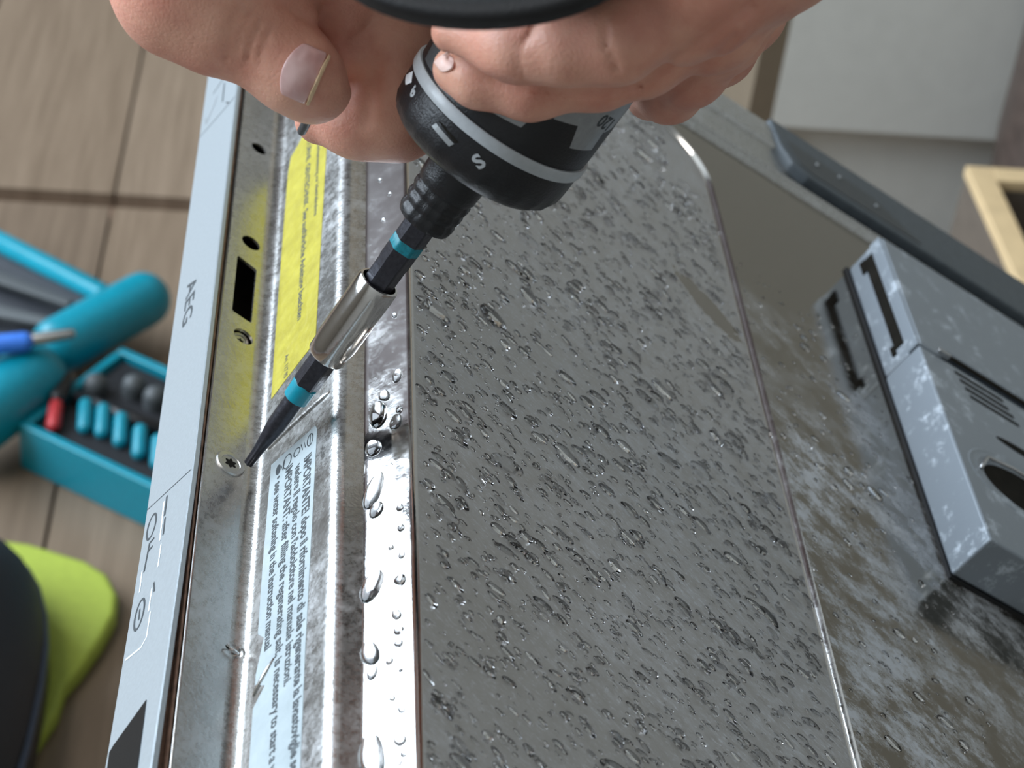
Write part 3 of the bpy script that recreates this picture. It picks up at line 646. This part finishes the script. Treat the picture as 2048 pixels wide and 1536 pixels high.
base_rings += [grip_ring(ge, RX, RY, -.004), grip_ring(ge, RX, RY, -.0012), grip_ring(ge, RX * .985, RY * .97, -.0003), grip_ring(ge, RX * .94, RY * .91, 0), grip_ring(ge, RX * .9, RY * .85, -.0002)]
grip = rings('grip', base_rings, 'black_soft', drv)
rings('end_plate', [grip_ring(ge, RX * .9, RY * .84, -.003), grip_ring(ge, RX * .9, RY * .84, -.0004), grip_ring(ge, RX * .86, RY * .79, 0), grip_ring(ge, RX * .4, RY * .35, .0003)], 'end_plate', grip)

# ------------------------------------------------------------------ hands
def surface_nets(D, o, h):
    nx, ny, nz = D.shape; S = D < 0
    mixed = np.zeros((nx - 1, ny - 1, nz - 1), bool); c0 = S[:-1, :-1, :-1]
    for dx in (0, 1):
        for dy in (0, 1):
            for dz_ in (0, 1): mixed |= S[dx:nx - 1 + dx, dy:ny - 1 + dy, dz_:nz - 1 + dz_] != c0
    I = np.argwhere(mixed); idx = -np.ones(mixed.shape, np.int64); idx[mixed] = np.arange(len(I))
    acc = np.zeros((len(I), 3)); cnt = np.zeros(len(I)); cor = [(x, y, z) for x in (0, 1) for y in (0, 1) for z in (0, 1)]
    for a in cor:
        for ax in range(3):
            if a[ax]: continue
            b = list(a); b[ax] = 1
            da = D[I[:, 0] + a[0], I[:, 1] + a[1], I[:, 2] + a[2]]; db = D[I[:, 0] + b[0], I[:, 1] + b[1], I[:, 2] + b[2]]
            m = (da < 0) != (db < 0); t = da[m] / (da[m] - db[m]); p = np.tile(np.array(a, float), (m.sum(), 1)); p[:, ax] += t; acc[m] += p; cnt[m] += 1
    V = o + (I + acc / cnt[:, None]) * h; Fs = []
    for ax in range(3):
        u, v = [(1, 2), (2, 0), (0, 1)][ax]; s0 = [slice(None)] * 3; s1 = [slice(None)] * 3; s0[ax] = slice(None, -1); s1[ax] = slice(1, None)
        E_ = S[tuple(s0)] != S[tuple(s1)]; q = np.argwhere(E_); q = q[(q[:, u] > 0) & (q[:, v] > 0) & (q[:, u] < D.shape[u] - 1) & (q[:, v] < D.shape[v] - 1)]
        def cell(du, dv):
            r = q.copy(); r[:, u] -= du; r[:, v] -= dv; return idx[r[:, 0], r[:, 1], r[:, 2]]
        quad = np.stack([cell(1, 1), cell(0, 1), cell(0, 0), cell(1, 0)], 1); ins = S[q[:, 0], q[:, 1], q[:, 2]]
        quad[~ins] = quad[~ins][:, ::-1]; Fs.append(quad)
    return V, np.concatenate(Fs)
def cs(u, v, d): return np.array([(u - CX) / FPX * d, (v - CY) / FPX * d, d])      # camera axes, metres
class Hand:
    """chains: lists of (u, v, depth, radius in px, flatten); each chain is a finger or the palm; joined with soft creases"""
    def __init__(s, chains, grooves, h=.00095):
        s.grooves = grooves; s.ch = []
        for k, ch in chains: s.ch.append((k, [(cs(u, v, d), r * d / FPX) for u, v, d, r in ch]))
        pts = np.array([p for _, c in s.ch for p, r in c]); rs = np.array([r for _, c in s.ch for p, r in c])
        s.lo = (pts - rs[:, None]).min(0) - .004; s.hi = (pts + rs[:, None]).max(0) + .004; s.h = h
    def field(s, X, Y, Z):
        shp = np.broadcast(X, Y, Z).shape; D = np.full(shp, .05, np.float32)
        for kj, ch in s.ch:
            C = np.full(shp, .05, np.float32)
            for (a, ra), (b, rb) in zip(ch[:-1], ch[1:]):
                ab = b - a; L = ab @ ab
                t = np.clip(((X - a[0]) * ab[0] + (Y - a[1]) * ab[1] + (Z - a[2]) * ab[2]) / L, 0, 1)
                t2 = t * t * (3 - 2 * t)
                d = np.sqrt((X - a[0] - t * ab[0]) ** 2 + (Y - a[1] - t * ab[1]) ** 2 + (Z - a[2] - t * ab[2]) ** 2) - (ra + (rb - ra) * t2)
                k = .004; hh = np.maximum(k - np.abs(C - d), 0) / k; C = np.minimum(C, d) - hh * hh * k / 4
            hh = np.maximum(kj - np.abs(D - C), 0) / kj; D = np.minimum(D, C) - hh * hh * kj / 4
        U_ = X / Z * FPX + CX; V_ = Y / Z * FPX + CY
        for pts, wd, dep in s.grooves:
            best = np.full(shp, 1e9, np.float32)
            for (x0, y0), (x1, y1) in zip(pts[:-1], pts[1:]):
                L = (x1 - x0) ** 2 + (y1 - y0) ** 2; t = np.clip(((U_ - x0) * (x1 - x0) + (V_ - y0) * (y1 - y0)) / L, 0, 1)
                best = np.minimum(best, np.hypot(U_ - x0 - t * (x1 - x0), V_ - y0 - t * (y1 - y0)))
            D = D + dep * np.exp(-(best / wd) ** 2)
        return D
    def build(s, name, parent, **t):
        g = [np.arange(s.lo[i], s.hi[i] + s.h, s.h, dtype=np.float32) for i in range(3)]
        D = s.field(g[0][:, None, None], g[1][None, :, None], g[2][None, None, :])
        V, F = surface_nets(D, s.lo, s.h); W = c2w(V)
        me = bpy.data.meshes.new(name); me.vertices.add(len(W)); me.vertices.foreach_set('co', W.astype(np.float32).ravel())
        me.loops.add(F.size); me.loops.foreach_set('vertex_index', F.ravel().astype(np.int32)); me.polygons.add(len(F))
        me.polygons.foreach_set('loop_start', np.arange(0, F.size, 4, dtype=np.int32)); me.polygons.foreach_set('loop_total', np.full(len(F), 4, np.int32)); me.update(calc_edges=True); me.validate()
        me.polygons.foreach_set('use_smooth', [True] * len(me.polygons)); me.materials.append(MAT['skin'])
        o = bpy.data.objects.new(name, me); COL.objects.link(o); o.parent = parent
        m = o.modifiers.new('smooth', 'SMOOTH'); m.factor = .5; m.iterations = 3
        for k, v in t.items(): o[k] = v
        return o
    def hit(s, u, v, d0=.36, d1=.5):     # depth of the skin along a sight line
        ds = np.linspace(d0, d1, 700); f = s.field(((u - CX) / FPX * ds)[:, None, None], ((v - CY) / FPX * ds)[:, None, None], ds[:, None, None])[:, 0, 0]
        i = np.argmax(f < 0); return ds[i] if f[i] < 0 else None
    def nail(s, parent, c, ax, ln, wd, lift, mat, name='fingernail', tip=.55, thick=.0005, **t):
        """curved plate lying on the skin: centre and axis in the picture, half length and half width in px"""
        ax = np.array(ax, float); ax /= np.linalg.norm(ax); last = s.hit(*c); sd = np.array((-ax[1], ax[0])); nu, nv_ = 11, 9; G = {}; V = []; F = []
        for i in range(nu):
            for j in range(nv_):
                x = (i / (nu - 1)) * 2 - 1; y = (j / (nv_ - 1)) * 2 - 1
                wloc = wd * (1 - .45 * max(0, -x - tip) ** 1.4 / (1 - tip) ** 1.4) ; xx = x * ln * (1 - .16 * y * y if x < 0 else 1 - .10 * y * y)
                p = np.array(c) + ax * xx + sd * y * wloc; d = s.hit(*p)
                if d is None: d = last
                last = d
                V.append(cs(p[0], p[1], d - lift * (1.0 - .35 * y * y)))
        for i in range(nu - 1):
            for j in range(nv_ - 1): F.append((i * nv_ + j, i * nv_ + j + 1, (i + 1) * nv_ + j + 1, (i + 1) * nv_ + j))
        o = mesh(name, c2w(np.array(V)), F, mat, parent, smooth=True, **t); m = o.modifiers.new('sol', 'SOLIDIFY'); m.thickness = thick; m.offset = 0
        m = o.modifiers.new('sub', 'SUBSURF'); m.levels = m.render_levels = 1; return o

person = empty('person', 'bare-handed person working on the dishwasher door, only both hands in view', 'person')
left = Hand([
    (.004, [(-366, -1781, .3625, 400), (60, -1100, .395, 330), (310, -620, .42, 262), (345, -380, .43, 290), (440, -170, .447, 240)]),   # forearm, wrist and back of the hand
    (.012, [(440, -170, .447, 220), (362, -8, .445, 116), (440, 44, .446, 101), (520, 84, .447, 86), (590, 136, .448, 87), (627, 170, .451, 79)]),   # thumb
    (.003, [(660, -180, .452, 190), (810, -60, .468, 112), (795, 80, .471, 94), (790, 222, .473, 94)]),     # index finger, first bone
    (.006, [(790, 222, .473, 92), (715, 244, .474, 68), (640, 238, .478, 52)]),                             # index finger curling under the thumb
    (.003, [(620, -180, .452, 190), (690, -50, .460, 96), (680, 50, .468, 88), (700, 140, .476, 80)]),      # middle finger behind
], [([(452, 112), (458, 60), (480, 15)], 6, .0008), ([(472, 122), (479, 72), (500, 24)], 5, .0007), ([(492, 128), (503, 80), (522, 36)], 6, .0009), ([(514, 136), (526, 92), (542, 54)], 5, .0007),
    ([(560, 5), (600, 30), (650, 66), (690, 112), (700, 170)], 9, .0010),
    ([(735, 245), (742, 190), (755, 130)], 14, .0007), ([(700, 85), (728, 62), (742, 40)], 8, .0009)])
lh = left.build('hand', person, label='hand with thumb pressed on the bent index finger')
left.nail(lh, (601, 144), (.91, .41), 37, 57, .0007, 'nail')
left.nail(lh, (636, 160), (.91, .41), 3.5, 56, .0012, 'nail_tip', 'nail_edge', .9, .0006)
right = Hand([
    (.006, [(2500, -1835, .355, 410), (2080, -1200, .375, 340), (1800, -760, .395, 262), (1660, -460, .40, 285), (1490, -190, .415, 225)]),   # forearm, wrist and palm
    (.010, [(1490, -190, .415, 215), (1380, -20, .408, 140), (1235, 78, .405, 92), (1130, 92, .406, 78), (1035, 94, .409, 74), (905, 64, .415, 44)]),  # upper finger
    (.003, [(1500, -130, .42, 190), (1420, 30, .428, 110), (1300, 112, .429, 76), (1200, 150, .4265, 66), (1060, 170, .4255, 66), (960, 150, .4265, 62), (912, 138, .429, 48)]),   # middle finger
    (.003, [(1500, -90, .43, 160), (1440, 50, .441, 92), (1380, 135, .452, 74), (1340, 182, .462, 60), (1300, 192, .474, 50)]),   # ring finger going round the body
    (.003, [(1530, -130, .44, 140), (1490, 20, .455, 78), (1440, 100, .466, 66), (1390, 150, .478, 55)]),    # little finger
    (.006, [(1500, -280, .41, 180), (1360, -270, .42, 110), (1230, -250, .42, 90), (1120, -240, .42, 80)]),  # thumb, out of the frame
], [([(1208, 40), (1214, 90), (1235, 140)], 6, .0010), ([(1042, 92), (1056, 74), (1075, 46)], 7, .0009), ([(1036, 110), (1042, 140), (1052, 165)], 6, .0005), ([(1285, 172), (1340, 120), (1420, 66), (1500, 10)], 12, .0014),
    ([(1320, 205), (1400, 140), (1470, 70)], 10, .0009), ([(900, 118), (960, 152), (1040, 172), (1130, 184), (1200, 182), (1280, 170)], 7, .0009)])
rh = right.build('hand', person, label='hand wrapped round the black screwdriver body')
right.nail(rh, (891, 126), (-.62, -.78), 17, 18, .0007, 'pale_nail', 'fingernail', .5, .0006)
# small metal piece pinched between thumb and index finger
pin = capsule('metal_pin', P(629, 214, .452), P(604, 262, .461), .0011, 'dark_grey', None, 10, label='small grey metal pin pinched between thumb tip and index finger', category='pin')

# ------------------------------------------------------------------ tool case on the floor
f0 = PZ(40, 935, 0); f1 = PZ(290, 1055, 0); ex = np.array([f1[0] - f0[0], f1[1] - f0[1], 0]); ex /= np.linalg.norm(ex); ey = np.cross([0, 0, 1.0], ex)
CM = Matrix(((ex[0], ey[0], 0, f0[0]), (ex[1], ey[1], 0, f0[1]), (0, 0, 1, 0), (0, 0, 0, 1)))
case = empty('tool_case', 'open teal tool case with bits in a dark insert on the wooden floor', 'tool case', CM)
Lc, Dc = .17, .10
def wallbox(name, x0, x1, y0, y1, z0, z1, t, mat, parent):
    V = []; F = []
    for b_ in ((x0, x1, y0, y0 + t, z0, z1), (x0, x1, y1 - t, y1, z0, z1), (x0, x0 + t, y0 + t, y1 - t, z0, z1), (x1 - t, x1, y0 + t, y1 - t, z0, z1), (x0 + t, x1 - t, y0 + t, y1 - t, z0, z0 + .003)):
        v0, f0_ = boxdata(*b_); F += [tuple(i + len(V) for i in f) for f in f0_]; V += v0
    return bevel(mesh(name, V, F, mat, parent), .002)
wallbox('case_shell', 0, Lc, 0, Dc, 0, .034, .006, 'teal', case)
box('insert', .007, Lc - .007, .007, Dc - .007,   .004, .030, 'case_insert', case, .002)
def lq(u, v, z): return np.array(CM.inverted() @ Vector(PZ(u, v, z)))
for (u, v) in ((172, 828), (207, 838), (243, 856), (281, 880), (318, 900)): capsule('bit', lq(u, v - 18, .036), lq(u - 3, v + 26, .033), .0046, 'teal', case, 14)
for (u, v) in ((192, 790), (268, 792), (310, 815)): capsule('socket', lq(u, v, .028), lq(u, v, .028) + np.array([0, 0, .008]), .0075, 'dark_grey', case, 14)
sweep('bit_rail', [lq(150, 792, .034), lq(340, 868, .034)], .0045, 'black', case, 10)
capsule('red_bit', lq(112, 812, .036), lq(107, 850, .034), .0045, 'red', case, 12)
capsule('bit_sleeve', lq(128, 762, .038), lq(116, 795, .037), .006, 'black', case, 12)
# lid leaning back beyond a fat rounded hinge bar
hp = PZ(300, 640, .03); hq = PZ(-40, 800, .03)
capsule('hinge_bar', [*((Matrix(CM).inverted() @ Vector(P(285, 600, 1.315))))], [*((Matrix(CM).inverted() @ Vector(P(120, 690, 1.27))))], .0185, 'teal', case, 24)
capsule('hinge_bar', [*((Matrix(CM).inverted() @ Vector(P(62, 755, 1.235))))], [*((Matrix(CM).inverted() @ Vector(P(-60, 850, 1.20))))], .022, 'teal', case, 24)
LMx = Matrix(CM).inverted()
def lp(u, v, d): return np.array(LMx @ Vector(P(u, v, d)))
lid_c = [lp(-120, 425, 1.36), lp(205, 588, 1.33), lp(120, 700, 1.28), lp(-120, 690, 1.30)]
nl_ = np.cross(lid_c[1] - lid_c[0], lid_c[3] - lid_c[0]); nl_ /= np.linalg.norm(nl_)
if (np.array(LMx @ Vector(c2w([0, 0, 0]))) - lid_c[0]) @ nl_ < 0: nl_ = -nl_
def slab(name, q, t0, t1, mat, parent, bv=.002):
    V = [p + nl_ * t0 for p in q] + [p + nl_ * t1 for p in q]
    return bevel(recalc(mesh(name, V, [(0, 1, 2, 3), (7, 6, 5, 4), (0, 4, 5, 1), (1, 5, 6, 2), (2, 6, 7, 3), (3, 7, 4, 0)], mat, parent)), bv)
lidp = slab('case_lid', lid_c, -.012, -.002, 'dark_insert', case)
sweep('lid_edge', [lid_c[0], lid_c[1], lid_c[1] * .6 + lid_c[2] * .4], .0075, 'teal', lidp, 12)
mix = lambda a, b, t: a * (1 - t) + b * t
for t in (.30, .62, .92):
    a_, b_ = mix(lid_c[0], lid_c[3], t), mix(lid_c[1], lid_c[2], t); slab('lid_bar', [mix(a_, b_, .02), mix(a_, b_, .9), mix(a_, b_, .9) + (lid_c[2] - lid_c[1]) * .13, mix(a_, b_, .02) + (lid_c[3] - lid_c[0]) * .13], 0, .006, 'dark_grey', lidp)
# loose blue screwdriver lying across the case
sdv = empty('small_screwdriver', 'small screwdriver with bright blue handle lying across the teal case', 'screwdriver', Matrix.Translation(Vector(P(40, 685, 1.215))))
q0 = np.array(P(40, 685, 1.215))
capsule('handle', P(-40, 692, 1.21) - q0, P(48, 684, 1.215) - q0, .0062, 'blue', sdv, 16); capsule('blade', P(48, 682, 1.217) - q0, P(140, 668, 1.222) - q0, .0045, 'steel_plain', sdv, 12, .0035)

# lime pad and dark shoe at lower left
pts = [(-260, 1040), (20, 1078), (60, 1084), (170, 1118), (215, 1145), (236, 1185), (232, 1225), (205, 1275), (165, 1330), (130, 1370), (115, 1420), (85, 1465), (40, 1530), (0, 1590), (-260, 1700)]
poly = [PZ(u, v, .014)[:2] for u, v in pts]; cen = np.mean(poly, 0)
pad = prism('lime_pad', [tuple(p - cen) for p in poly], lambda x, y, t: (x, y, t), 0, .014, 'lime', None, .004, label='lime green rounded pad lying on the wooden floor', category='pad')
pad.location = (cen[0], cen[1], .0)
sh0 = PZ(-124, 1335, .05)
shoe = empty('work_shoe', 'dark navy and black shoe resting on the lime green pad', 'shoe', Matrix.Translation((sh0[0], sh0[1], .0145)))
def shoe_part(name, z0, z1, w0, w1, mat, n=28, m=8, parent=shoe):
    V = []; F = []
    for i in range(m + 1):
        t = i / m; z = z0 + (z1 - z0) * t; wsc = w0 + (w1 - w0) * t ** 1.6
        for k in range(n):
            th = 2 * math.pi * k / n; cx_, sy_ = math.cos(th), math.sin(th); l = .105 if cx_ > 0 else .16
            V.append((l * math.copysign(abs(cx_) ** .85, cx_) * (wsc if cx_ > 0 else .5 + .5 * wsc), .052 * math.copysign(abs(sy_) ** .9, sy_) * wsc, z))
    for i in range(m):
        for k in range(n): F.append((i * n + k, i * n + (k + 1) % n, (i + 1) * n + (k + 1) % n, (i + 1) * n + k))
    F.append(tuple(range(n - 1, -1, -1))); F.append(tuple(m * n + k for k in range(n)))
    return mesh(name, V, F, mat, parent, smooth=True)
shoe_part('sole', 0, .022, 1.0, 1.0, 'shoe_black', m=3); shoe_part('welt', .0221, .028, 1.01, 1.0, 'navy_band', m=3); shoe_part('upper', .0281, .085, .97, .45, 'navy')
